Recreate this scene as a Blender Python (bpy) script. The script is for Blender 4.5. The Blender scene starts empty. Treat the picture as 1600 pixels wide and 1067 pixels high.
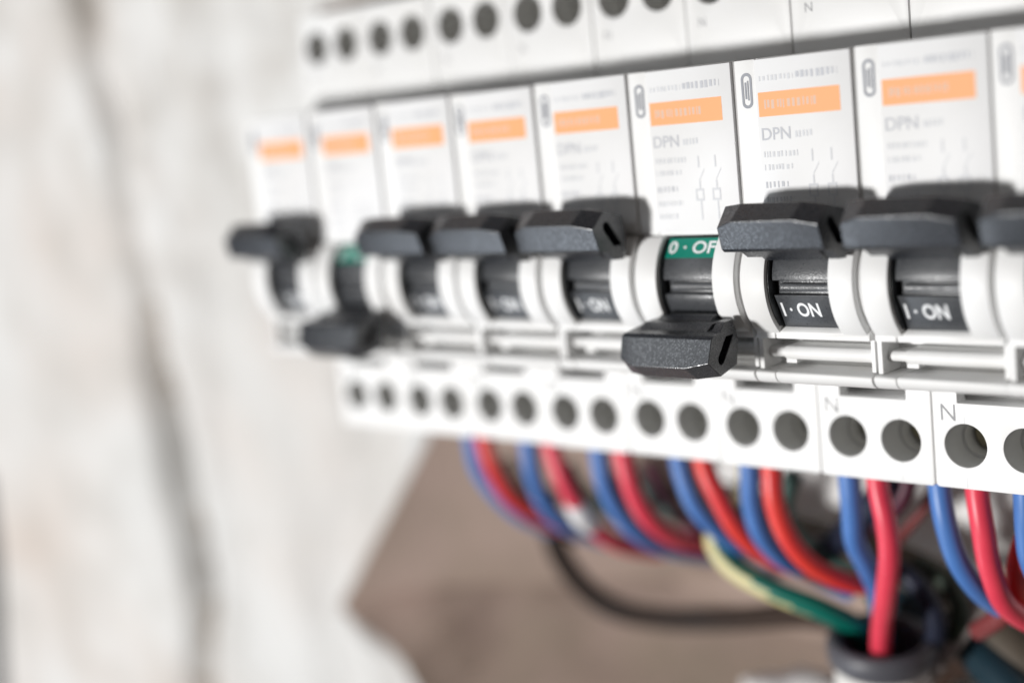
import bpy, bmesh, math, random
import numpy as np
from mathutils import Vector, Matrix, noise
random.seed(7)
S = 0.001                      # everything below is written in millimetres
sc = bpy.context.scene
col = sc.collection

# ------------------------------------------------------------------ camera
cam_d = bpy.data.cameras.new('camera')
cam = bpy.data.objects.new('camera', cam_d)
col.objects.link(cam)
cam.matrix_world = (Matrix.Translation(Vector((219.212, -180.208, 49.752)) * S)
                    @ Matrix.Rotation(math.radians(43.5702), 4, 'Z')
                    @ Matrix.Rotation(math.radians(90 - 8.6618), 4, 'X')
                    @ Matrix.Rotation(math.radians(-5.7196), 4, 'Z'))
cam_d.sensor_width = 36
cam_d.lens = 50.705
cam_d.clip_start = 0.005
cam_d.clip_end = 20
cam_d.dof.use_dof = True
cam_d.dof.focus_distance = 192.8 * S
cam_d.dof.aperture_fstop = 5.8
sc.camera = cam

# ------------------------------------------------------------------ light
world = bpy.data.worlds.new('World')
sc.world = world
world.use_nodes = True
bg = world.node_tree.nodes['Background']
bg.inputs['Color'].default_value = (1.0, 0.86, 0.76, 1)
bg.inputs['Strength'].default_value = 0.065


def area(name, pos, target, size, power, colour):
    d = bpy.data.lights.new(name, 'AREA')
    d.shape = 'DISK'
    d.size = size
    d.energy = power
    d.color = colour
    o = bpy.data.objects.new(name, d)
    col.objects.link(o)
    o.location = Vector(pos) * S
    o.rotation_euler = (Vector(target) * S - o.location).to_track_quat('-Z', 'Y').to_euler()
    return o


T0 = Vector((90, 0, 30))
area('work_lamp', T0 + Vector((-0.32, -1, -0.15)).normalized() * 1000, T0, 0.11, 10.9, (1.0, 0.992, 0.98))
area('lower_facet_light', T0 + Vector((-0.62, -0.45, -0.64)).normalized() * 850, T0, 0.34, 1.15, (0.80, 0.89, 1.0))  # added unseen lamp, set where the raised toggles' front facets mirror it
area('upper_facet_light', T0 + Vector((-0.62, -0.62, 0.48)).normalized() * 850, T0, 0.34, 0.95, (0.90, 0.95, 1.0))  # added unseen lamp for the highlights on the lowered toggles

sc.view_settings.view_transform = 'Standard'
sc.view_settings.look = 'None'
sc.view_settings.exposure = 0.0
sc.view_settings.gamma = 1.0
sc.cycles.use_denoising = True
sc.cycles.max_bounces = 8


# ------------------------------------------------------------------ materials
def mat(name, colour, rough=0.5, spec=0.5, bump=None, var=None, coat=0.0, speck=None):
    """procedural principled material; bump=(scale, strength, dist mm), var=(scale, colour2, amount)"""
    m = bpy.data.materials.new(name)
    m.use_nodes = True
    nt = m.node_tree
    b = nt.nodes['Principled BSDF']
    b.inputs['Roughness'].default_value = rough
    b.inputs['Specular IOR Level'].default_value = spec
    b.inputs['Coat Weight'].default_value = coat
    tc = nt.nodes.new('ShaderNodeTexCoord')
    rgb = nt.nodes.new('ShaderNodeRGB')
    rgb.outputs[0].default_value = (*colour, 1)
    out = rgb.outputs[0]
    for sc_, c2, amt in (var or []):
        n = nt.nodes.new('ShaderNodeTexNoise')
        n.inputs['Scale'].default_value = sc_
        n.inputs['Detail'].default_value = 5
        nt.links.new(tc.outputs['Object'], n.inputs['Vector'])
        r = nt.nodes.new('ShaderNodeMapRange')
        r.inputs['From Min'].default_value = 0.42
        r.inputs['From Max'].default_value = 0.68
        r.inputs['To Max'].default_value = amt
        nt.links.new(n.outputs['Fac'], r.inputs['Value'])
        mx = nt.nodes.new('ShaderNodeMix')
        mx.data_type = 'RGBA'
        mx.inputs['B'].default_value = (*c2, 1)
        nt.links.new(r.outputs['Result'], mx.inputs['Factor'])
        nt.links.new(out, mx.inputs['A'])
        out = mx.outputs['Result']
    nt.links.new(out, b.inputs['Base Color'])
    if bump:
        n = nt.nodes.new('ShaderNodeTexNoise')
        n.inputs['Scale'].default_value = bump[0]
        n.inputs['Detail'].default_value = 3
        nt.links.new(tc.outputs['Object'], n.inputs['Vector'])
        bp = nt.nodes.new('ShaderNodeBump')
        bp.inputs['Strength'].default_value = bump[1]
        bp.inputs['Distance'].default_value = bump[2] * S
        nt.links.new(n.outputs['Fac'], bp.inputs['Height'])
        nt.links.new(bp.outputs['Normal'], b.inputs['Normal'])
    if speck:
        n = nt.nodes.new('ShaderNodeTexNoise')
        n.inputs['Scale'].default_value = speck[0]
        n.inputs['Detail'].default_value = 2
        nt.links.new(tc.outputs['Object'], n.inputs['Vector'])
        r = nt.nodes.new('ShaderNodeMapRange')
        r.inputs['From Min'].default_value = 0.3
        r.inputs['From Max'].default_value = 0.7
        r.inputs['To Min'].default_value = speck[1]
        r.inputs['To Max'].default_value = speck[2]
        nt.links.new(n.outputs['Fac'], r.inputs['Value'])
        nt.links.new(r.outputs['Result'], b.inputs['Roughness'])
    return m


M = {}
M['white'] = mat('white_plastic', (0.81, 0.81, 0.805), 0.48, 0.35, bump=(900, 0.05, 0.05), var=[(60, (0.73, 0.72, 0.70), 0.6)])
M['shoulder'] = mat('terminal_plastic', (0.85, 0.85, 0.845), 0.42, 0.4, bump=(900, 0.05, 0.05), var=[(80, (0.79, 0.78, 0.76), 0.5)])
M['upper'] = mat('dimmed_terminal_plastic', (0.73, 0.73, 0.725), 0.45, 0.35, var=[(80, (0.68, 0.67, 0.65), 0.5)])  # same plastic as the lower plate, its weaker light put into the colour
M['card'] = mat('label_card_paper', (0.765, 0.765, 0.77), 0.5, 0.3, var=[(70, (0.68, 0.675, 0.66), 0.5)])
M['orange'] = mat('orange_print', (0.87, 0.64, 0.50), 0.55, 0.3)
M['deep_orange'] = mat('deep_orange_print', (0.88, 0.40, 0.18), 0.55, 0.3)
M['orange_ink'] = mat('brown_orange_print', (0.68, 0.49, 0.38), 0.6, 0.3)
M['ink'] = mat('grey_print', (0.30, 0.31, 0.34), 0.6, 0.3)
M['pale_ink'] = mat('pale_grey_print', (0.61, 0.62, 0.64), 0.6, 0.3)
M['black'] = mat('black_satin_plastic', (0.015, 0.017, 0.022), 0.28, 0.95, bump=(4000, 0.5, 0.05), speck=(3200, 0.2, 0.46), var=[(5000, (0.038, 0.042, 0.05), 0.7)])
M['rotor'] = mat('black_rotor_plastic', (0.042, 0.045, 0.05), 0.40, 0.8, bump=(4200, 0.6, 0.07), speck=(3600, 0.25, 0.55), var=[(5000, (0.055, 0.058, 0.064), 0.6)])
M['dark'] = mat('dark_cavity_plastic', (0.006, 0.006, 0.007), 0.7, 0.2)
M['green'] = mat('green_strip_print', (0.0, 0.215, 0.15), 0.45, 0.4)
M['lettering'] = mat('white_lettering', (0.82, 0.83, 0.84), 0.5, 0.3)
M['well'] = mat('grey_terminal_well', (0.62, 0.62, 0.61), 0.6, 0.3)
M['screw'] = mat('brassy_screw_steel', (0.42, 0.38, 0.27), 0.38, 0.5, var=[(300, (0.15, 0.14, 0.12), 0.8)])
M['screw'].node_tree.nodes['Principled BSDF'].inputs['Metallic'].default_value = 0.9
M['red'] = mat('red_wire_pvc', (0.80, 0.055, 0.04), 0.36, 0.5, var=[(150, (0.65, 0.03, 0.05), 0.6)])
M['pink'] = mat('crimson_wire_pvc', (0.80, 0.06, 0.10), 0.36, 0.5, var=[(150, (0.68, 0.04, 0.08), 0.6)])
M['blue'] = mat('blue_wire_pvc', (0.075, 0.20, 0.52), 0.38, 0.5, var=[(150, (0.06, 0.16, 0.43), 0.6)])
M['navy'] = mat('navy_cable_sheath', (0.012, 0.016, 0.035), 0.5, 0.4)
M['blackcable'] = mat('black_cable_sheath', (0.045, 0.028, 0.02), 0.7, 0.2, var=[(40, (0.03, 0.026, 0.025), 0.7)])
M['olive'] = mat('brown_cable_sheath', (0.075, 0.06, 0.042), 0.6, 0.3, var=[(60, (0.12, 0.10, 0.08), 0.7)])
M['teal'] = mat('teal_cable_sheath', (0.008, 0.03, 0.045), 0.45, 0.5)
M['maroon'] = mat('maroon_wire_pvc', (0.20, 0.04, 0.04), 0.5, 0.4)
M['tealgreen'] = mat('teal_green_wire_pvc', (0.045, 0.10, 0.085), 0.5, 0.4)
M['plum'] = mat('plum_wire_pvc', (0.09, 0.02, 0.04), 0.45, 0.4)
M['darkgreen'] = mat('dark_green_wire_pvc', (0.025, 0.04, 0.025), 0.5, 0.4)
M['brownw'] = mat('brown_wire_pvc', (0.05, 0.028, 0.015), 0.5, 0.4)
M['earth_green'] = mat('earth_wire_green', (0.0, 0.15, 0.11), 0.4, 0.5)
M['earth_yellow'] = mat('earth_wire_yellow', (0.62, 0.56, 0.27), 0.42, 0.5)
M['ferrule'] = mat('white_ferrule_plastic', (0.78, 0.77, 0.77), 0.4, 0.4)
M['collar'] = mat('dark_grey_conduit_collar', (0.085, 0.085, 0.098), 0.45, 0.5, var=[(90, (0.10, 0.10, 0.115), 0.6)])
M['conduit'] = mat('pale_conduit_pvc', (0.74, 0.73, 0.70), 0.5, 0.4, var=[(50, (0.55, 0.52, 0.48), 0.6)])
M['strap'] = mat('grey_strap', (0.26, 0.235, 0.22), 0.6, 0.3, var=[(70, (0.18, 0.165, 0.15), 0.7)])
M['plaster'] = mat('old_wall_plaster', (0.665, 0.662, 0.65), 0.9, 0.2, bump=(260, 0.5, 0.6),
                   var=[(15, (0.545, 0.475, 0.425), 0.9), (40, (0.44, 0.41, 0.375), 0.75), (11, (0.64, 0.64, 0.63), 0.75)])
M['crack_brown'] = mat('crack_brown', (0.42, 0.37, 0.32), 0.95, 0.1, var=[(60, (0.22, 0.19, 0.16), 0.8)])  # darker brown for the faces along the crack line
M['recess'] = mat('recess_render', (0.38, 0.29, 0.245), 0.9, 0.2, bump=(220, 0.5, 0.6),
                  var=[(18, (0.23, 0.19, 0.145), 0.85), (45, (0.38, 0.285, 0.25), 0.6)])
M['backwall'] = mat('recess_back_plaster', (0.88, 0.87, 0.855), 0.9, 0.2, bump=(200, 0.5, 0.5),
                    var=[(22, (0.80, 0.78, 0.75), 0.6)])
M['trim'] = mat('dark_grey_trim', (0.03, 0.03, 0.032), 0.5, 0.4)


# ------------------------------------------------------------------ mesh helpers (mm; d = distance out of the shoulder plane, y = -d)
class MB:
    def __init__(self):
        self.bm = bmesh.new()

    def faces(self, verts, faces, mi=0):
        vs = [self.bm.verts.new(v) for v in verts]
        for f in faces:
            try:
                fc = self.bm.faces.new([vs[i] for i in f])
                fc.material_index = mi
            except ValueError:
                pass
        return vs

    def loft(self, sections, cap=True):
        """sections: list of (x, [(d, z), ...]) with equal counts"""
        n = len(sections[0][1])
        vs = [[self.bm.verts.new((x, -d, z)) for d, z in p] for x, p in sections]
        for a, b in zip(vs, vs[1:]):
            for i in range(n):
                self.bm.faces.new((a[i], a[(i + 1) % n], b[(i + 1) % n], b[i]))
        if cap:
            self.bm.faces.new(vs[0][::-1])
            self.bm.faces.new(vs[-1])
        return vs

    def ext(self, prof, x0, x1):
        return self.loft([(x0, prof), (x1, prof)])

    def box(self, x0, x1, d0, d1, z0, z1):
        return self.ext([(d0, z0), (d1, z0), (d1, z1), (d0, z1)], x0, x1)

    def plate(self, outer, holes, d0, d1):
        """plate facing +d with holes; loops are [(x, z), ...]"""
        rings = []
        edges = []
        for loop in [outer] + holes:
            vs = [self.bm.verts.new((x, -d1, z)) for x, z in loop]
            es = [self.bm.edges.new((vs[i], vs[(i + 1) % len(vs)])) for i in range(len(vs))]
            rings.append((loop, vs))
            edges += es
        bmesh.ops.triangle_fill(self.bm, use_beauty=True, use_dissolve=False, edges=edges, normal=(0, -1, 0))
        for loop, vs in rings:
            bk = [self.bm.verts.new((x, -d0, z)) for x, z in loop]
            for i in range(len(vs)):
                j = (i + 1) % len(vs)
                self.bm.faces.new((vs[i], vs[j], bk[j], bk[i]))

    def bevel(self, w, seg=2, ang=30):
        self.bm.normal_update()
        bmesh.ops.recalc_face_normals(self.bm, faces=self.bm.faces)
        es = [e for e in self.bm.edges if len(e.link_faces) == 2 and e.calc_face_angle(0) > math.radians(ang)]
        bmesh.ops.bevel(self.bm, geom=es, offset=w, offset_type='OFFSET', segments=seg, profile=0.5, affect='EDGES', clamp_overlap=True)

    def mesh(self, name, mats, ang=38):
        bmesh.ops.recalc_face_normals(self.bm, faces=self.bm.faces)
        for v in self.bm.verts:
            v.co *= S
        me = bpy.data.meshes.new(name)
        self.bm.to_mesh(me)
        self.bm.free()
        for m in (mats if isinstance(mats, (list, tuple)) else [mats]):
            me.materials.append(m)
        me.polygons.foreach_set('use_smooth', [True] * len(me.polygons))
        me.set_sharp_from_angle(angle=math.radians(ang))
        return me


def link(name, me, parent=None, **props):
    o = bpy.data.objects.new(name, me)
    col.objects.link(o)
    if parent:
        o.parent = parent
    for k, v in props.items():
        o[k] = v
    return o


def circ(cx, cz, r, n=40):
    return [(cx + r * math.cos(2 * math.pi * i / n), cz + r * math.sin(2 * math.pi * i / n)) for i in range(n)]


def arc(cd, cz, r, a0, a1, n):
    """points (d, z) on a circle, angles in degrees measured from +d towards +z"""
    return [(cd + r * math.cos(math.radians(a0 + (a1 - a0) * i / n)), cz + r * math.sin(math.radians(a0 + (a1 - a0) * i / n))) for i in range(n + 1)]


def mirror(p):
    return [(d, 48.7 - z) for d, z in p][::-1]


def text_mesh(txt, size, width=None, bold=0.0):
    """flat text mesh in its own xy plane, centred, in mm"""
    cu = bpy.data.curves.new('t', 'FONT')
    cu.body = txt
    cu.size = size
    cu.offset = bold
    cu.align_x = 'CENTER'
    cu.align_y = 'CENTER'
    cu.resolution_u = 4
    o = bpy.data.objects.new('t', cu)
    col.objects.link(o)
    dg = bpy.context.evaluated_depsgraph_get()
    me = bpy.data.meshes.new_from_object(o.evaluated_get(dg))
    bpy.data.objects.remove(o)
    co = [v.co.copy() for v in me.vertices]
    fs = [tuple(p.vertices) for p in me.polygons]
    bpy.data.meshes.remove(me)
    xs = [c.x for c in co]
    if width:
        k = width / (max(xs) - min(xs))
        mid = (max(xs) + min(xs)) / 2
        co = [Vector(((c.x - mid) * k, c.y, 0)) for c in co]
    return co, fs


def put_text(mb, txt, size, origin, up, width=None, bold=0.0, mi=0, shear=0.0, lift=0.03):
    """origin (x, d, z); up is (d, z) direction of the letters' height"""
    co, fs = text_mesh(txt, size, width, bold)
    u = Vector((0, -up[0], up[1])).normalized()
    n = Vector((1, 0, 0)).cross(u)
    o = Vector((origin[0], -origin[1], origin[2])) + n * lift
    mb.faces([o + Vector((1, 0, 0)) * (c.x + shear * c.y) + u * c.y for c in co], fs, mi)


# ------------------------------------------------------------------ setting: wall, recess
def catmull(ps, n=8):
    out = []
    P = [ps[0] * 2 - ps[1]] + ps + [ps[-1] * 2 - ps[-2]]
    for i in range(1, len(P) - 2):
        a, b_, c, d = P[i - 1:i + 3]
        for k in range(n):
            t = k / n
            out.append(0.5 * ((2 * b_) + (c - a) * t + (2 * a - 5 * b_ + 4 * c - d) * t * t + (3 * b_ - a - 3 * c + d) * t ** 3))
    out.append(ps[-1])
    return out


def poly_at(pts, t):
    for (a, b), (c, d) in zip(pts, pts[1:]):
        if (a - t) * (c - t) <= 0 and a != c:
            return b + (d - b) * (t - a) / (c - a)
    return pts[-1][1] if abs(t - pts[-1][0]) < abs(t - pts[0][0]) else pts[0][1]


EDGE = [(78, -29), (40, -14), (-10, -6), (-17, -9.7), (-25, -16.1), (-40.6, -29.5), (-57.5, -43.8), (-60, -46.5), (-62.5, -47.4),
        (-65.4, -42.9), (-69.1, -32), (-72.5, -27), (-76.6, -24.4), (-84, -18), (-92, 5), (-100, 60), (-108, 150), (-114, 300)]
CRACK = [(140, -129), (92.2, -125.5), (70, -121.9), (43, -116.5), (16, -112.6), (-5, -115.5), (-24, -111), (-45, -107.5), (-66, -104), (-94, -110.2), (-130, -112)]
WY = 30.0


def fbm(x, z, k, seed):
    return noise.fractal(Vector((x * k, z * k, seed)), 1.0, 2.0, 4)


def wall_height(x, z):
    """how far the plaster stands proud of y = 30 (mm)"""
    xc = poly_at(CRACK, z) + 1.6 * noise.noise(Vector((0.3, z * 0.12, 3.1)))
    low = min(1, max(0, (20 - z) / 60))
    t = x - xc
    slab = 1 / (1 + math.exp(max(-40, min(40, t * 1.1))))
    h = slab * (3.6 + 2.4 * low + 0.4 * fbm(x, z, 0.02, 1.0))
    h -= (4.0 + 8.0 * low * max(0.35, min(1, (z + 105) / 40))) * math.exp(-((t - 4.0) / 3.4) ** 2) * (0.75 + 0.5 * noise.noise(Vector((2, z * .06, 5))))
    rough = (1 - slab)
    h += rough * (4.4 * noise.noise(Vector((x * 0.055, z * 0.018, 8.0))) + 1.1 * fbm(x, z, 0.07, 4.0) + 0.35 * fbm(x, z, 0.25, 6.0))
    h += slab * 0.15 * fbm(x, z, 0.2, 6.0)
    return h


def wall_grid(name, zs, nx, x0f, x1f, m, taper=True):
    vs, fs = [], []
    for iz, z in enumerate(zs):
        a, b = x0f(z), x1f(z)
        for i in range(nx):
            u = i / (nx - 1)
            x = a + (b - a) * (u ** 0.75)
            dist = b - x
            h = wall_height(x, z)
            if taper and dist < 5 and z < 76:
                h = h * dist / 5 - 1.2 * (1 - dist / 5) ** 2
            vs.append((x * S, (WY - h) * S, z * S))
    for iz in range(len(zs) - 1):
        for i in range(nx - 1):
            k = iz * nx + i
            fs.append((k, k + 1, k + nx + 1, k + nx))
    me = bpy.data.meshes.new(name)
    me.from_pydata(vs, [], fs)
    me.materials.append(m)
    me.materials.append(M['crack_brown'])
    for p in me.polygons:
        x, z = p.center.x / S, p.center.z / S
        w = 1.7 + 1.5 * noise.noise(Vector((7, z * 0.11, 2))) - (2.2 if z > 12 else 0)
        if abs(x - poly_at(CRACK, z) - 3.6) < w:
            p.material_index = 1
    me.polygons.foreach_set('use_smooth', [True] * len(me.polygons))
    return me


zs = list(np.arange(-145, -60, 1.0)) + list(np.arange(-60, 190, 1.6))
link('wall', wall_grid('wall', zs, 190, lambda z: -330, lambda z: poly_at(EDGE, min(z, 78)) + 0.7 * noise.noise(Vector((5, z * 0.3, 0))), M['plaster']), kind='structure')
zs = list(np.arange(78.3, 190, 2.0))
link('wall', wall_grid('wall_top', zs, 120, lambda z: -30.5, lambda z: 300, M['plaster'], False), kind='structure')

# recess behind the breakers: a sloping broken side and floor, then the back
vs, fs = [], []
pts = [(x, z) for z, x in EDGE]
fine = []
for a, b in zip(pts, pts[1:]):
    for i in range(6):
        fine.append((a[0] + (b[0] - a[0]) * i / 6, a[1] + (b[1] - a[1]) * i / 6))
fine.append(pts[-1])
NK = 14
for x, z in fine:
    f = min(1, max(0, (-58 - z) / 14))          # 0 on the left side, 1 on the floor
    f = f * f * (3 - 2 * f)
    for j in range(NK):
        k = j / (NK - 1)
        o = 2.2 * noise.noise(Vector((x * .05 + k * 2, k * 3, z * .05))) * min(1, k * 4)
        vs.append(((x + (78 - 60 * f) * k ** 1.15 + o) * S, (31 + 43 * k) * S, (z + (2 + 30 * f) * k ** 1.2 + o * .8) * S))
for i in range(len(fine) - 1):
    for j in range(NK - 1):
        k = i * NK + j
        fs.append((k, k + 1, k + NK + 1, k + NK))
me = bpy.data.meshes.new('recess_side')
me.from_pydata(vs, [], fs)
me.materials.append(M['recess'])
me.polygons.foreach_set('use_smooth', [True] * len(me.polygons))
link('recess_side', me, kind='structure')


def back_sheet(name, y, x0, x1, nx, z0f, z1, nz, m, amp):
    b = MB()
    vs, fs = [], []
    for iz in range(nz):
        for ix in range(nx):
            x = x0 + (x1 - x0) * ix / (nx - 1)
            z = z0f(x) + (z1 - z0f(x)) * iz / (nz - 1)
            e = min(ix, iz, nx - 1 - ix) / 3
            vs.append((x + 1.5 * noise.noise(Vector((x * .2, z * .2, 1))), y + amp * fbm(x, z, 0.05, 2.0) + (3.5 * max(0, 1 - e) ** 2 if amp > 2.5 else 0), z))
    for iz in range(nz - 1):
        for ix in range(nx - 1):
            k = iz * nx + ix
            fs.append((k, k + 1, k + nx + 1, k + nx))
    b.faces(vs, fs)
    return link(name, b.mesh(name, m, 80), kind='structure')


back_sheet('recess_back', 74.5, -60, 310, 90, lambda x: -125, 90, 60, M['recess'], 1.6)
# bright plaster block left standing in the opening behind the wires
b = MB()
loop = [(250, -60), (160, -41), (120, -36.5), (98, -36.5), (84, -34), (72, -33), (60, -31.5), (53, -28), (49, -21), (51, -13), (47, -4), (48, 8), (60, 40), (250, 40)]
pts3 = catmull([Vector((x, 0, z)) for x, z in loop], 4)
b.plate([(p.x + 0.8 * noise.noise(p * .4), p.z + 0.8 * noise.noise(p * .4 + Vector((9, 0, 0)))) for p in pts3], [], -73, -52)
b.bevel(1.2, 3, 50)
link('plaster_block', b.mesh('plaster_block', M['backwall'], 50), kind='structure')


# ------------------------------------------------------------------ one circuit breaker
HOLES = (4.65, 13.1)
ZU = 66.8


def wall_box(b, z0, z1):
    """thin side, floor and slot walls that close a terminal block behind its front plate"""
    b.box(0.06, 0.66, -9.5, -2.5, z0, z1)
    b.box(17.34, 17.94, -9.5, -2.5, z0, z1)


def housing():
    b = MB()
    # back body with nose, seen from the side
    b.ext([(-42, -5.8), (-9.6, -5.8), (-9.6, 9.8), (9.6, 9.8), (9.6, 18.2), (6.9, 18.6), (6.9, 31.0), (14.95, 31.4), (14.95, 54.7), (-9.6, 54.7), (-9.6, 72.7), (-42, 72.7)], 0.06, 17.94)
    wall_box(b, -6.0, 9.4)
    b.box(0.66, 17.34, -9.5, -2.5, -6.0, -5.2)
    b.box(0.66, 17.34, -8.6, -8.0, 4.9, 9.4)
    b.box(0.66, 17.34, -8.0, -2.5, 5.0, 5.5)
    wall_box(b, 55.0, 72.7)
    b.box(0.66, 17.34, -9.5, -2.5, 72.0, 72.7)
    b.box(0.66, 17.34, -9.5, -2.5, 55.0, 55.6)
    b.bevel(0.18, 1)
    return b.mesh('housing', M['white'])


def terminal_plate(z0, z1, zh, slot):
    b = MB()
    x0, x1, r = 0.07, 17.93, 0.35
    outer = [(x0 + r, z0), (x1 - r, z0), (x1, z0 + r), (x1, z1), (x0, z1), (x0, z0 + r)]
    holes = [circ(x, zh, 3.06) for x in HOLES]
    if slot:
        holes.append([(3.7, 5.9), (14.2, 5.9), (14.2, 9.0), (3.7, 9.0)])
    b.plate(outer, holes, -2.5, 0.0)
    b.bevel(0.13, 2, 60)
    return b.mesh('terminal_plate', M['shoulder' if slot else 'upper'])


def mould_lines():
    b = MB()
    for x in HOLES:
        b.box(x - .045, x + .045, -.02, .012, 3.12, 5.75)
        b.box(x - .045, x + .045, -.02, .012, -5.9, -3.12)
    return b.mesh('mould_line', M['pale_ink'])


def screw_well():
    b = MB()
    n = 32
    rings = [(-0.35, 3.02), (-5.2, 3.0), (-5.2, 2.55), (-9.2, 2.5)]
    vv = [[b.bm.verts.new((r * math.cos(2 * math.pi * i / n), -d, r * math.sin(2 * math.pi * i / n))) for i in range(n)] for d, r in rings]
    for a, c in zip(vv, vv[1:]):
        for i in range(n):
            b.bm.faces.new((a[i], a[(i + 1) % n], c[(i + 1) % n], c[i]))
    b.bm.faces.new(vv[-1])
    me = b.mesh('terminal_well', M['well'], 40)
    me.flip_normals()
    return me


def screw_head():
    b = MB()
    n = 24
    prof = [(-9.1, 2.3), (-7.9, 2.3), (-7.5, 2.0)]
    vv = [[b.bm.verts.new((r * math.cos(2 * math.pi * i / n), -d, r * math.sin(2 * math.pi * i / n))) for i in range(n)] for d, r in prof]
    for a, c in zip(vv, vv[1:]):
        for i in range(n):
            b.bm.faces.new((a[i], a[(i + 1) % n], c[(i + 1) % n], c[i]))
    b.bm.faces.new(vv[-1])
    # raised halves either side of the driver slot
    b.box(-1.6, 1.6, -7.5, -7.1, 0.35, 1.2)
    b.box(-1.6, 1.6, -7.5, -7.1, -1.2, -0.35)
    return b.mesh('screw_head', M['screw'])


def collar(x0, x1, thin):
    """white ring beside the rotor: a disc sector, with a lower web on its outer side"""
    b = MB()
    up = arc(9.0, 24.8, 9.25, -48, 45, 26)
    prof = [(6.5, 17.6), (14.6, 17.55)] + up + [(6.5, 31.6)]
    b.ext(prof, x0, x1)
    b.bevel(0.16, 2, 40)
    lo = arc(9.0, 24.8, 8.15, -48, 45, 20)
    b.ext([(6.5, 17.7), (13.9, 17.7)] + lo + [(6.5, 31.3)], *thin)
    return b.mesh('collar', M['white'], 30)


def rotor(on):
    b = MB()
    groove = [(16.72, 23.3), (15.8, 23.36), (15.8, 25.2), (16.93, 25.3)]
    if on:
        prof = [(9, 18.3), (14.3, 18.5)] + groove + arc(9, 24.8, 8.0, 8, 75, 14) + [(9, 31.8)]
    else:
        prof = [(9, 18.0), (12.5, 18.0)] + arc(9, 24.8, 8.0, -48, -14, 8) + groove + arc(9, 24.8, 8.0, 8, 26, 4) + [(14.55, 30.9), (9, 31.4)]
    b.ext(prof, 4.75, 13.75)
    b.bevel(0.09, 2, 35)
    # added dark plate standing in for the shade in the gap beside the rotor
    b.ext([(7, 18.3)] + arc(9, 24.8, 8.6, -44, 45, 20) + [(7, 31.5)], 4.32, 4.5)
    return b.mesh('rotor', M['rotor'], 30)


def rib():
    b = MB()
    b.ext([(15.7, 23.75), (16.45, 23.8), (16.6, 24.0), (16.6, 24.6), (16.45, 24.8), (15.7, 24.85)], 5.75, 13.7)
    return b.mesh('rotor_rib', M['rotor'])


def on_text():
    b = MB()
    # facet from (14.3, 18.5) to (16.72, 23.3)
    put_text(b, 'I · ON', 3.0, (8.15, 15.6, 21.1), (2.42, 4.8), width=5.8, bold=0.085)
    return b.mesh('lettering', M['lettering'])


def off_strip():
    b = MB()
    a, c = Vector((16.19, 28.31)), Vector((14.55, 30.9))
    nd = Vector((2.59, 1.64)).normalized() * 0.04
    b.ext([tuple(a + nd), tuple(c + nd), tuple(c - nd), tuple(a - nd)], 4.77, 13.74)
    return b.mesh('green_strip', M['green'])


def off_text():
    b = MB()
    put_text(b, '0 · OFF', 2.6, (9.75, 15.37, 29.6), (-1.64, 2.59), width=9.4, bold=0.05, lift=0.07)
    return b.mesh('lettering', M['lettering'])


def handle(on):
    b = MB()
    A, F, G = (23.9, 30.45), (18.2, 29.4), (23.35, 30.0)
    E = (17.6, 31.5)
    secs = [
        (1.85, [A, (24.6, 33.35), (22.3, 35.95), (18.3, 34.9), E, F, G]),
        (4.6, [A, (25.6, 34.2), (22.7, 36.25), (18.3, 35.6), E, F, G]),
        (13.6, [A, (25.6, 34.2), (22.7, 36.25), (18.3, 35.6), E, F, G]),
        (17.16, [A, (25.0, 33.5), (22.3, 35.75), (18.3, 34.8), E, F, G]),
    ]
    f = (lambda p: p) if on else (lambda p: [(d, 48.7 - z) for d, z in p])
    vs = b.loft([(x, f(p)) for x, p in secs], cap=False)
    b.bm.normal_update()
    # ends with a long hollow pocket
    p0, p1, r = Vector((21.9, 33.5)), Vector((19.4, 30.4)), 0.72
    ax = (p1 - p0).normalized()
    nn = Vector((-ax.y, ax.x))
    st = []
    for c, base in ((p0, 90), (p1, -90)):
        for i in range(7):
            t = math.radians(base + 180 * i / 6)
            st.append(c + (ax * math.cos(t) + nn * math.sin(t)) * r)
    st = f([(p.x, p.y) for p in st])
    for row, x, s in ((vs[0], 1.85, 1), (vs[-1], 17.16, -1)):
        hv = [b.bm.verts.new((x, -d, z)) for d, z in st]
        es = [b.bm.edges.new((hv[i], hv[(i + 1) % len(hv)])) for i in range(len(hv))]
        oe = [b.bm.edges.get((row[i], row[(i + 1) % len(row)])) for i in range(len(row))]
        bmesh.ops.triangle_fill(b.bm, use_beauty=True, use_dissolve=False, edges=es + oe, normal=(s, 0, 0))
        bk = [b.bm.verts.new((x + s * 5, -d, z)) for d, z in st]
        for i in range(len(hv)):
            j = (i + 1) % len(hv)
            b.bm.faces.new((hv[i], hv[j], bk[j], bk[i]))
        b.bm.faces.new(bk)
    b.bevel(0.085, 2, 22)
    return b.mesh('toggle_handle', M['black'], 9)


def neck(on):
    b = MB()
    f = (lambda p: p) if on else (lambda p: [(d, 48.7 - z) for d, z in p])
    b.ext(f([(14.5, 28.7), (20.2, 28.9), (22.7, 30.5), (22.0, 31.2), (14.5, 31.2)]), 3.3, 14.9)
    b.ext(f([(14.0, 28.1), (18.2, 28.2), (20.2, 29.6), (20.2, 30.0), (14.0, 30.2)]), 4.75, 13.7)
    b.ext(f([(18.4, 28.5), (20.3, 28.6), (22.5, 30.4), (22.2, 30.6), (18.4, 30.6)]), 15.7, 17.1)
    b.bevel(0.08, 2, 30)
    return b.mesh('toggle_neck', M['black'], 12)


def card():
    b = MB()
    b.box(3.35, 17.62, 14.5, 15.5, 31.9, 54.55)
    b.bevel(0.12, 2)
    return b.mesh('label_card', M['card'])


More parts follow.
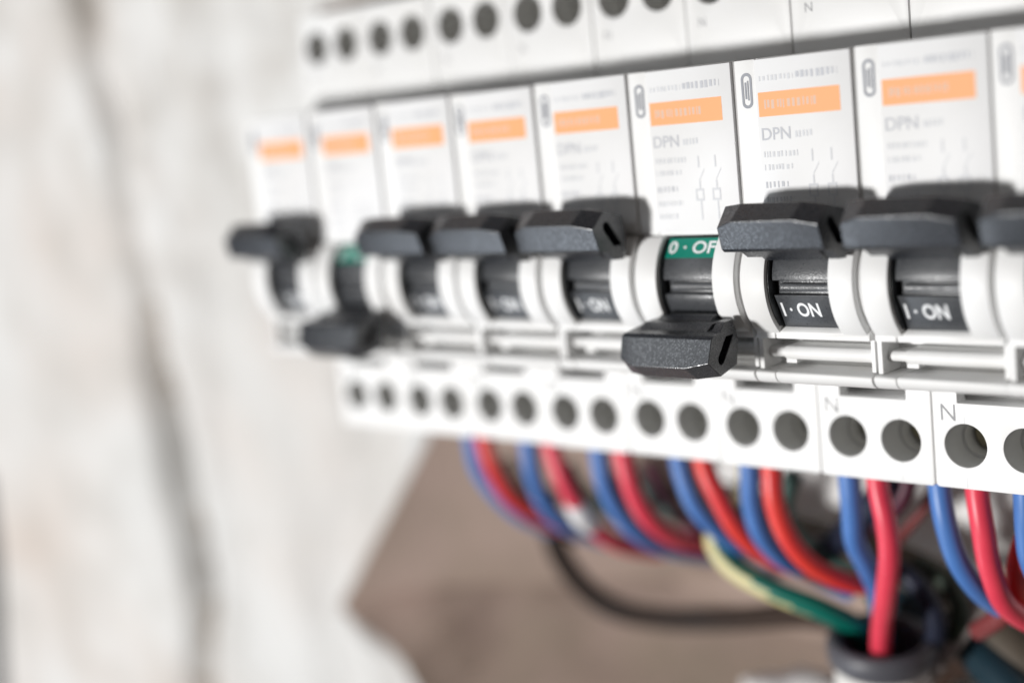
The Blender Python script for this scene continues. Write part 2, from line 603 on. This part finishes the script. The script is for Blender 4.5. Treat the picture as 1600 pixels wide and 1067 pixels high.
def margin():
    b = MB()
    b.box(0.05, 3.28, 14.5, 15.2, 31.6, 54.65)
    b.bevel(0.12, 2)
    return b.mesh('front_margin', M['white'])


def orange(m):
    b = MB()
    b.box(3.7, 15.9, 15.46, 15.52, 47.0, 50.2)
    return b.mesh('orange_band', m)


def prints():
    b = MB()
    rnd = random.Random(3)

    def bars(x0, x1, z, h, mi, lo=.25, hi=.8):
        x = x0
        while x < x1:
            w = min(rnd.uniform(lo, hi), x1 - x)
            b.box(x, x + w, 15.48, 15.53, z - h / 2 * rnd.uniform(.7, 1), z + h / 2 * rnd.uniform(.7, 1))
            for f_ in list(b.bm.faces)[-6:]:
                f_.material_index = mi
            x += w + rnd.uniform(.15, .45)
    put_text(b, 'DPN', 2.3, (6.1, 15.5, 44.6), (0, 1), width=4.4, bold=0.02, mi=2)
    bars(4.0, 9.2, 52.0, .8, 1, .15, .45)
    bars(9.6, 15.7, 52.1, 1.05, 2, .18, .55)
    bars(4.6, 12.6, 48.6, 1.25, 3, .18, .5)
    bars(9.0, 11.5, 44.5, 1.0, 1, .15, .4)
    bars(4.0, 9.2, 42.0, .9, 1, .15, .4)
    bars(4.0, 8.4, 40.3, .8, 1, .15, .4)
    bars(4.0, 7.6, 38.0, .9, 2, .15, .5)
    bars(4.0, 8.2, 36.0, .8, 1, .15, .4)
    bars(4.0, 7.2, 34.2, .8, 1, .15, .4)
    # wiring diagram at the right: two poles with contacts and coils
    n0 = len(b.bm.faces)
    for x in (11.2, 14.0):
        b.box(x, x + .25, 15.48, 15.53, 33.6, 36.2)
        b.box(x - .7, x + .7, 15.48, 15.53, 36.2, 36.5)
        b.box(x - .7, x - .45, 15.48, 15.53, 36.5, 37.6)
        b.box(x + .45, x + .7, 15.48, 15.53, 36.5, 37.6)
        b.box(x - .7, x + .7, 15.48, 15.53, 37.6, 37.9)
        b.box(x, x + .25, 15.48, 15.53, 37.9, 39.0)
        b.loft([(x + .1, [(15.48, 39.0), (15.53, 39.0), (15.53, 39.25), (15.48, 39.25)]), (x + 1.0, [(15.48, 40.4), (15.53, 40.4), (15.53, 40.65), (15.48, 40.65)])])
        b.box(x, x + .25, 15.48, 15.53, 40.8, 42.4)
    for f_ in list(b.bm.faces)[n0:]:
        f_.material_index = 1
    return b.mesh('printed_text', [M['ink'], M['pale_ink'], M['print_mid'], M['orange_ink']])


M['print_mid'] = mat('mid_grey_print', (0.50, 0.51, 0.54), 0.6, 0.3)


def emblem():
    b = MB()
    n = 20
    # upright capsule with two slim bars inside
    def capsule(w, h):
        return [(1.85 + w * math.cos(2 * math.pi * i / n), 50.6 + (h - w if math.sin(2 * math.pi * i / n) >= 0 else w - h) + w * math.sin(2 * math.pi * i / n)) for i in range(n)]
    b.plate(capsule(0.85, 2.35), [capsule(0.5, 1.95)], 15.1, 15.26)
    b.box(1.55, 1.8, 15.1, 15.26, 49.5, 51.7)
    b.box(1.95, 2.15, 15.1, 15.26, 49.3, 51.9)
    return b.mesh('printed_emblem', M['ink'])


def letter_n(zc, size, x=2.35):
    b = MB()
    put_text(b, 'N', size, (x, 0.0, zc), (0, 1), bold=0.0, lift=0.015)
    return b.mesh('printed_letter', M['letter'])


M['letter'] = mat('engraved_letter_grey', (0.30, 0.30, 0.31), 0.6, 0.3)


def ledge():
    b = MB()
    b.ext([(9.0, 17.05), (15.0, 17.05), (15.1, 18.05), (14.35, 18.65), (9.0, 18.75)], 3.55, 17.7)
    b.bevel(0.08, 1)
    return b.mesh('ledge', M['white'])


def lip_block():
    b = MB()
    b.box(0.35, 3.35, 9.0, 15.0, 17.05, 18.3)
    b.bevel(0.1, 2)
    return b.mesh('lip_block', M['white'])


def divider(x0, x1, d):
    b = MB()
    b.box(x0, x1, 9.0, d, 12.6, 17.04)
    b.bevel(0.07, 1)
    return b.mesh('divider', M['white'])


def holder_bar():
    b = MB()
    b.ext([(9.4, 14.1)] + arc(12.3, 14.75, 0.72, -75, 75, 10) + [(9.4, 15.4)], 0.95, 3.6)
    b.ext([(9.4, 13.75)] + arc(12.4, 14.72, 0.98, -70, 70, 10) + [(9.4, 15.7)], 3.6, 17.12)
    b.box(3.4, 5.0, 9.4, 12.6, 13.25, 13.8)
    return b.mesh('holder_bar', M['white'], 30)


def rail():
    b = MB()
    p = [(9.0, 12.55), (14.9, 12.6), (15.45, 12.4), (15.5, 12.0), (15.3, 11.5), (14.9, 11.05), (14.3, 10.75), (13.6, 10.55), (12, 10.4), (9.0, 10.4)]
    b.ext(p, 0.12, 3.22)
    b.ext(p, 3.34, 17.9)
    b.bevel(0.06, 1, 50)
    b.ext([(-2.4, 9.35), (9.2, 9.9), (9.2, 11.5), (-2.4, 10.6)], 0.1, 17.9)
    return b.mesh('rail', M['white'], 40)


PL, PU = terminal_plate(-6.1, 10.2, 0.0, True), terminal_plate(54.9, 72.9, ZU, False)
SH = dict(housing=housing(), mould=mould_lines(), well=screw_well(), screw=screw_head(),
          cl=collar(0.5, 4.3, (0.06, 0.5)), cr=collar(13.9, 17.5, (17.5, 17.94)),
          rot_on=rotor(True), rot_off=rotor(False), rib=rib(), ton=on_text(), strip=off_strip(), toff=off_text(),
          hon=handle(True), hoff=handle(False), non=neck(True), noff=neck(False), card=card(), margin=margin(), orange=orange(M['orange']), deep=orange(M['deep_orange']),
          prints=prints(), emblem=emblem(), nlow=letter_n(4.45, 3.4), nup=letter_n(61.2, 1.9, 2.9), ledge=ledge(), lip=lip_block(),
          d0=divider(0.2, 0.9, 14.35), d1=divider(17.14, 17.76, 13.9), bar=holder_bar(), rail=rail())


def make_breaker(on):
    t = bpy.data.objects.new('circuit_breaker', None)
    t.empty_display_size = 0.01
    col.objects.link(t)
    link('housing', SH['housing'], t)
    lo = link('terminal_plate', PL, t)
    up = link('terminal_plate', PU, t)
    link('mould_line', SH['mould'], lo)
    link('printed_letter', SH['nlow'], lo)
    link('printed_letter', SH['nup'], up)
    for plate, z in ((lo, 0.0), (up, ZU)):
        for x in HOLES:
            w = link('terminal_well', SH['well'], plate)
            w.location = (x * S, 0, z * S)
            s = link('terminal_screw', SH['screw'], plate)
            s.location = (x * S, 0, z * S)
            s.rotation_euler = (0, random.uniform(-1, 1), 0)
    link('collar', SH['cl'], t)
    link('collar', SH['cr'], t)
    r = link('rotor', SH['rot_on' if on else 'rot_off'], t)
    link('rotor_rib', SH['rib'], r)
    if on:
        link('lettering', SH['ton'], r)
    else:
        link('green_strip', SH['strip'], r)
        link('lettering', SH['toff'], r)
    h = link('toggle_handle', SH['hon' if on else 'hoff'], t)
    link('toggle_neck', SH['non' if on else 'noff'], h)
    c = link('label_card', SH['card'], t)
    link('orange_band', SH['orange'], c)
    link('printed_text', SH['prints'], c)
    m = link('front_margin', SH['margin'], t)
    link('printed_emblem', SH['emblem'], m)
    for k, nm in (('ledge', 'ledge'), ('lip', 'lip_block'), ('d0', 'divider'), ('d1', 'divider'), ('bar', 'holder_bar'), ('rail', 'rail')):
        link(nm, SH[k], t)
    return t


def copy_tree(o, parent=None):
    c = o.copy()
    col.objects.link(c)
    if parent:
        c.parent = parent
    for ch in list(o.children):
        copy_tree(ch, c)
    return c


BREAKERS = [
    (1, 'black toggle breaker switched up at the far left end of the white row'),
    (0, 'blurred switched-off breaker, toggle down, second from the left end of the row'),
    (1, 'toggle-up breaker directly right of the blurred switched-off breaker'),
    (1, 'middle of the three toggle-up breakers between the two switched-off ones'),
    (1, 'toggle-up breaker directly left of the breaker with readable OFF on green'),
    (0, 'sharp switched-off breaker with toggle down and readable OFF on its green strip'),
    (1, 'breaker with sharply readable I ON, directly right of the sharp switched-off one'),
    (1, 'toggle-up breaker between the sharp I ON breaker and the one cut by the right edge'),
    (1, 'breaker at the right edge of the photo, mostly cut off, toggle up'),
]
proto = {}
for i, (on, label) in enumerate(BREAKERS):
    if on in proto:
        t = copy_tree(proto[on])
    else:
        t = proto[on] = make_breaker(on)
    t.location = (18.0 * i * S, random.uniform(-.12, .12) * S, random.uniform(-.08, .08) * S)
    if i == 7:
        t.location.x += 0.12 * S
    if i < 3:
        for ch in t.children_recursive:
            if ch.name.startswith('orange_band'):
                ch.data = SH['deep']
    t['label'] = label
    t['category'] = 'circuit breaker'
    t['group'] = 'circuit breakers in the row'


# ------------------------------------------------------------------ cables
def tube(mb, pts, r, sides=14, n=8, split=None, radii=None):
    pts = catmull([Vector(p) for p in pts], n)
    t0 = (pts[1] - pts[0]).normalized()
    nrm = t0.orthogonal().normalized()
    rows = []
    for i, p in enumerate(pts):
        t = (pts[min(i + 1, len(pts) - 1)] - pts[max(i - 1, 0)]).normalized()
        nrm = (nrm - t * nrm.dot(t)).normalized()
        bn = t.cross(nrm)
        rr = r * (radii(i / (len(pts) - 1)) if radii else 1)
        rows.append([mb.bm.verts.new(p + (nrm * math.cos(2 * math.pi * k / sides) + bn * math.sin(2 * math.pi * k / sides)) * rr) for k in range(sides)])
    for i0, (a, c) in enumerate(zip(rows, rows[1:])):
        for k in range(sides):
            f = mb.bm.faces.new((a[k], a[(k + 1) % sides], c[(k + 1) % sides], c[k]))
            if split and split(k, i0 / len(rows)):
                f.material_index = 1
    mb.bm.faces.new(rows[0][::-1])
    mb.bm.faces.new(rows[-1])


WIRES = {
 'blue0': ('blue', 1.68, [(26.2, 9.0, -9.9), (26.4, 10.0, -15.8), (27.9, 13.0, -21.6), (28.6, 18.0, -26.7), (27.6, 27.0, -32.0)]),
 'red1': ('red', 1.68, [(29.4, 9.0, -9.7), (30.7, 9.5, -15.3), (31.8, 12.0, -20.9), (32.5, 17.0, -25.3), (30.7, 26.0, -30.4), (29.8, 38.0, -35.7)]),
 'blue2': ('blue', 1.68, [(40.8, 9.0, -9.4), (40.8, 9.5, -15.6), (40.9, 12.0, -21.8), (41.0, 17.0, -26.8), (40.2, 26.0, -31.8), (39.8, 38.0, -36.9)]),
 'red2': ('pink', 1.68, [(46.9, 8.5, -9.3), (48.8, 9.0, -15.9), (50.0, 11.0, -21.1), (49.7, 16.0, -26.7), (48.9, 24.0, -31.9), (47.7, 36.0, -36.8)]),
 'blue3': ('blue', 1.68, [(57.6, 9.0, -9.7), (58.0, 9.5, -15.6), (58.8, 12.0, -21.5), (60.0, 16.0, -26.4), (60.3, 24.0, -31.1), (60.1, 36.0, -35.9)]),
 'red3': ('pink', 1.68, [(63.4, 8.5, -9.3), (64.6, 9.0, -16.0), (65.6, 12.0, -21.9), (66.3, 18.0, -26.6), (66.2, 28.0, -30.8), (64.9, 42.0, -34.7)]),
 'blue4': ('blue', 1.68, [(74.8, 9.5, -10.0), (76.4, 10.0, -16.1), (78.0, 12.0, -20.4), (79.6, 17.0, -25.6), (80.6, 25.0, -30.3)]),
 'red4': ('red', 1.68, [(80.5, 8.5, -9.5), (82.7, 9.0, -15.2), (84.7, 11.0, -21.0), (86.7, 16.0, -26.4), (89.5, 24.0, -31.2), (91.5, 34.0, -35.3)]),
 'blue5': ('blue', 1.68, [(88.8, 9.5, -9.8), (88.3, 10.0, -15.4), (88.4, 12.0, -21.3), (88.8, 17.0, -26.8), (89.4, 25.0, -32.1), (93.7, 30.0, -36.1)]),
 'red5': ('red', 1.68, [(94.0, 8.0, -8.9), (94.2, 8.0, -14.7), (95.5, 9.5, -20.8), (97.7, 13.0, -26.0), (101.0, 19.0, -30.0), (102.9, 27.0, -32.2)]),
 'blue6': ('blue', 1.68, [(107.5, 8.5, -9.3), (107.3, 9.0, -14.5), (106.3, 11.0, -19.8), (105.8, 15.0, -25.2), (104.6, 20.0, -31.2), (102.7, 24.0, -38.3), (101.3, 26.0, -43.2)]),
 'red6': ('pink', 1.68, [(112.9, 7.5, -9.2), (113.9, 7.5, -15.3), (113.5, 8.5, -20.6), (110.5, 12.0, -28.3), (106.5, 17.0, -36.4), (103.6, 21.0, -44.3)]),
 'blue7': ('blue', 1.68, [(122.3, 8.5, -9.0), (123.0, 8.5, -14.5), (123.8, 10.0, -20.2), (124.9, 14.0, -25.9), (126.0, 20.0, -30.6), (127.3, 28.0, -35.1)]),
 'red7': ('pink', 1.68, [(128.3, 8.0, -9.0), (128.9, 8.0, -14.6), (129.0, 9.5, -20.7), (129.4, 13.0, -27.1), (130.8, 20.0, -32.1), (132.4, 28.0, -34.5)]),
 'blue8': ('blue', 1.68, [(134.9, 9.0, -9.5), (134.7, 9.5, -14.3), (134.5, 11.0, -19.4), (135.2, 15.0, -25.4)]),
 'red8': ('red', 1.68, [(134.8, 14.0, -11.3), (132.1, 14.0, -17.8), (130.5, 15.0, -22.7), (129.5, 18.0, -28.2), (129.6, 24.0, -33.2)]),
 'earth': ('earth', 1.9, [(81.4, 20.0, -13.1), (80.2, 19.0, -18.6), (77.0, 17.0, -22.5), (76.1, 16.0, -25.7), (80.0, 16.0, -29.8), (87.4, 17.0, -33.0), (94.6, 20.0, -36.1), (98.6, 25.0, -41.0), (97.9, 30.0, -49.8)]),
 'black': ('blackcable', 2.4, [(23.0, 32.0, -26.4), (22.1, 34.0, -38.0), (25.9, 36.0, -46.4), (33.1, 38.0, -51.5), (44.7, 40.0, -52.4), (62.0, 40.0, -49.5), (79.3, 38.0, -45.2), (92.7, 34.0, -44.5), (98.4, 32.0, -50.4)]),
 'navy': ('navy', 2.6, [(106.3, 22.0, -12.3), (102.5, 24.0, -18.0), (94.4, 28.0, -25.1), (84.1, 34.0, -31.7), (70.4, 42.0, -37.8)]),
 'maroon': ('maroon', 0.8, [(109.4, 30.0, -16.7), (107.8, 30.0, -20.1), (104.5, 28.0, -24.9), (104.6, 24.0, -29.7), (105.3, 22.0, -35.6)]),
 'olive': ('olive', 4.0, [(28.5, 47.0, -29.0), (50.5, 46.0, -30.4), (70.4, 45.0, -32.3), (88.5, 44.0, -34.0), (101.9, 42.0, -36.2), (112.5, 39.0, -39.9), (121.4, 36.0, -45.1), (128.3, 34.0, -50.6)]),
 'tealgreen': ('tealgreen', 1.6, [(47.1, 30.0, -19.5), (52.1, 30.0, -23.4), (57.1, 30.0, -26.0), (62.2, 31.0, -27.6), (67.8, 34.0, -29.6)]),
 'plum': ('plum', 1.3, [(58.4, 22.0, -14.6), (61.2, 24.0, -22.7), (65.1, 25.0, -26.8), (69.1, 28.0, -29.5), (71.8, 34.0, -32.7)]),
 'darkgreen': ('darkgreen', 1.5, [(34.4, 26.0, -17.8), (36.3, 27.0, -22.4), (40.6, 30.0, -27.9), (46.5, 34.0, -32.9)]),
 'brownw': ('brownw', 1.4, [(19.9, 24.0, -17.3), (22.6, 25.0, -23.3), (25.3, 28.0, -29.1), (28.0, 34.0, -35.9)]),
 'navy2': ('navy', 1.7, [(104.2, 24.0, -27.6), (108.6, 24.0, -29.7), (111.2, 25.0, -33.9), (111.2, 26.0, -39.2), (107.2, 28.0, -47.2)]),
 'green2': ('darkgreen', 1.6, [(104.5, 33.0, -30.3), (110.6, 32.0, -32.4), (113.1, 31.0, -36.6), (111.6, 30.0, -42.1), (107.3, 30.0, -47.9)]),
 'red9': ('maroon', 1.6, [(136.7, 16.0, -22.5), (132.5, 17.0, -24.0), (129.0, 18.0, -27.8), (124.9, 20.0, -32.1), (119.7, 24.0, -36.4)]),
 'green3': ('tealgreen', 1.6, [(86.4, 26.0, -14.7), (84.0, 26.0, -20.7), (85.5, 27.0, -26.5), (91.5, 28.0, -30.6), (99.2, 27.0, -33.7), (101.6, 27.0, -42.3)]),
 'plum2': ('plum', 1.5, [(109.1, 24.0, -12.5), (106.6, 24.0, -17.6), (99.3, 26.0, -23.4), (89.3, 30.0, -28.0), (73.4, 36.0, -31.2)]),
 'teal': ('teal', 3.6, [(93.1, 42.0, -40.0), (102.6, 40.0, -41.3), (109.9, 37.0, -43.1), (116.2, 34.0, -46.0), (123.8, 30.0, -49.6), (130.4, 26.0, -53.4)]),
}
WIRE_LABEL = {
 'blue0': ('blue_wire', 'blue wire half hidden behind the leftmost red wire'),
 'red1': ('red_wire', 'leftmost red wire curving back under the row of breakers'),
 'blue2': ('blue_wire', 'blue wire between the leftmost red wire and the red wire with the pale sleeve'),
 'red2': ('red_wire', 'red wire carrying a small pale sleeve on its bend'),
 'blue3': ('blue_wire', 'blue wire directly right of the red wire with the pale sleeve'),
 'red3': ('red_wire', 'red wire third from the left, bending behind the yellow and green wire'),
 'blue4': ('blue_wire', 'blue wire passing above the yellow end of the earth wire'),
 'red4': ('red_wire', 'bright red wire bending right just above the green earth wire'),
 'blue5': ('blue_wire', 'blue wire directly left of the long red wire that sweeps into the conduit'),
 'red5': ('red_wire', 'long red wire under the sharp switched-off breaker sweeping right to the conduit'),
 'blue6': ('blue_wire', 'blue wire just left of the straight pinkish red wire'),
 'red6': ('red_wire', 'straight pinkish red wire dropping into the dark conduit collar'),
 'blue7': ('blue_wire', 'bright blue wire under the last terminal seam, second from the right'),
 'red7': ('red_wire', 'pinkish red wire right of the bright blue wire near the right edge'),
 'blue8': ('blue_wire', 'blue wire at the right edge, only its top showing'),
 'red8': ('red_wire', 'dark red wire at the right edge crossing behind the others'),
 'earth': ('earth_wire', 'yellow and green striped earth wire looping under the wires to the conduit'),
 'black': ('black_cable', 'black cable sagging across the shaded recess to the conduit'),
 'navy': ('navy_cable', 'dark navy cable slanting behind the blue and red wires'),
 'maroon': ('maroon_wire', 'thin maroon wire slanting across the bright gap'),
 'olive': ('brown_cable', 'thick dull brown cable crossing behind all the wires'),
 'tealgreen': ('green_wire', 'dull teal green wire behind the third red wire'),
 'plum': ('plum_wire', 'dark plum wire passing behind the third red wire'),
 'darkgreen': ('green_wire', 'very dark green wire hidden behind the red wire with the pale sleeve'),
 'brownw': ('brown_wire', 'dark brown wire behind the leftmost red wire'),
 'navy2': ('navy_wire', 'short navy wire dropping into the dark collar right of the pinkish red wire'),
 'green2': ('green_wire', 'blackish green wire bent beside the top of the grey strap'),
 'red9': ('maroon_wire', 'maroon wire crossing the foot of the rightmost red wires'),
 'green3': ('green_wire', 'teal green wire swinging behind the long red wire into the conduit'),
 'plum2': ('plum_wire', 'dark plum wire slanting left behind the straight pinkish red wire'),
 'teal': ('teal_cable', 'thick dark teal cable running to the bottom right corner'),
}
CAT = {'black_cable': 'cable', 'navy_cable': 'cable', 'brown_cable': 'cable', 'teal_cable': 'cable'}
for key, (m, r, ps) in WIRES.items():
    name, label = WIRE_LABEL[key]
    b = MB()
    if ps[0][2] > -14 and key != 'navy':
        ps = [(ps[0][0], ps[0][1], -4.0)] + ps
    if m == 'earth':
        tube(b, ps, r, 16, split=lambda k, t: (k + 3 - int(6 * min(1, max(0, t - .56) / .25))) % 16 < 7)
        me = b.mesh(name, [M['earth_green'], M['earth_yellow']], 80)
    else:
        tube(b, ps, r)
        me = b.mesh(name, M[m], 80)
    o = link(name, me, None, label=label, category=CAT.get(name, 'wire'))
    if name in ('red_wire', 'blue_wire'):
        o['group'] = 'wires leaving the bottom of the breakers'
    if key == 'red2':
        b = MB()
        tube(b, [(49.3, 10.2, -19.3), (49.9, 11.6, -22.3), (49.85, 14.2, -25.3)], 2.0, radii=lambda t: 0.9 + 0.25 * math.sin(math.pi * t))
        link('wire_sleeve', b.mesh('wire_sleeve', M['ferrule'], 60), o)

# conduit with its dark collar
t = bpy.data.objects.new('conduit', None)
t.location = Vector((102, 24.5, -53)) * S
col.objects.link(t)
t['label'] = 'pale conduit stub with a dark grey collar swallowing the wires at the bottom'
t['category'] = 'conduit'


def lathe(mb, prof, n=36):
    rows = [[mb.bm.verts.new((r * math.cos(2 * math.pi * i / n), r * math.sin(2 * math.pi * i / n), z)) for i in range(n)] for r, z in prof]
    for a, c in zip(rows, rows[1:]):
        for i in range(n):
            mb.bm.faces.new((a[i], a[(i + 1) % n], c[(i + 1) % n], c[i]))


b = MB()
lathe(b, [(5.4, 4), (6.4, 12.0), (7.0, 13.0), (8.0, 13.4), (8.9, 12.8), (9.1, 11.5), (8.9, 9.4), (8.2, 8.6), (7.2, 8.6)])
link('conduit_collar', b.mesh('conduit_collar', M['collar'], 60), t)
b = MB()
prof = []
for i in range(16):
    z = 8.6 - i * 2.6
    prof += [(7.2, z), (7.9, z - .5), (7.9, z - 1.6), (7.2, z - 2.1)]
lathe(b, prof)
link('conduit_pipe', b.mesh('conduit_pipe', M['conduit'], 60), t)
b = MB()
lathe(b, [(0.02, 1.5), (6.0, 1.5)], 24)
link('conduit_bottom', b.mesh('conduit_bottom', M['dark'], 60), t)
t.rotation_euler = (math.radians(6), math.radians(4), 0)


# lumps of plaster in the opening
def lump(name, c, rad, m, seed, label):
    b = MB()
    bmesh.ops.create_icosphere(b.bm, subdivisions=4, radius=1)
    for v in b.bm.verts:
        k = 1 + 0.28 * noise.noise(v.co * 1.6 + Vector((seed, 0, 0))) + 0.10 * noise.noise(v.co * 4 + Vector((seed, 3, 0)))
        v.co = Vector((v.co.x * rad[0], v.co.y * rad[1], v.co.z * rad[2])) * k
    o = link(name, b.mesh(name, m, 80), None, label=label, category='plaster lump')
    o.location = Vector(c) * S
    return o


lump('plaster_lump', (76, 38, -66), (15, 9, 9), M['backwall'], 3.0, 'rough pale plaster lump left of the conduit at the bottom edge')
lump('plaster_lump', (113, 34, -57), (6, 5, 7), M['backwall'], 9.0, 'small white plaster lump right of the conduit beside the grey strap')
# grey strap
b = MB()
a, c = Vector((104.6, 20, -53)), Vector((115.7, 34, -35))
ax = (c - a).normalized()
side = ax.cross(Vector((0, 1, 0))).normalized() * 2.2
th = ax.cross(side).normalized() * 0.6
b.faces([a - side - th, a + side - th, a + side + th, a - side + th, c - side - th, c + side - th, c + side + th, c - side + th],
        [(0, 1, 2, 3), (4, 7, 6, 5), (0, 4, 5, 1), (1, 5, 6, 2), (2, 6, 7, 3), (3, 7, 4, 0)])
b.bevel(0.25, 2)
link('metal_strap', b.mesh('metal_strap', M['strap']), None, label='flat grey strap slanting up to the right beside the conduit', category='strap')
# dark cable at the lower left edge of the view
b = MB()
tube(b, [(-207.4, 23.0, -42.3), (-209.4, 23.0, -65.4), (-214.0, 23.0, -89.4), (-218.5, 23.0, -111.9), (-224.6, 23.0, -139.9)], 3.2)
link('black_cable', b.mesh('black_cable', M['trim'], 80), None, label='dark strip of cable on the wall at the bottom left corner', category='cable')
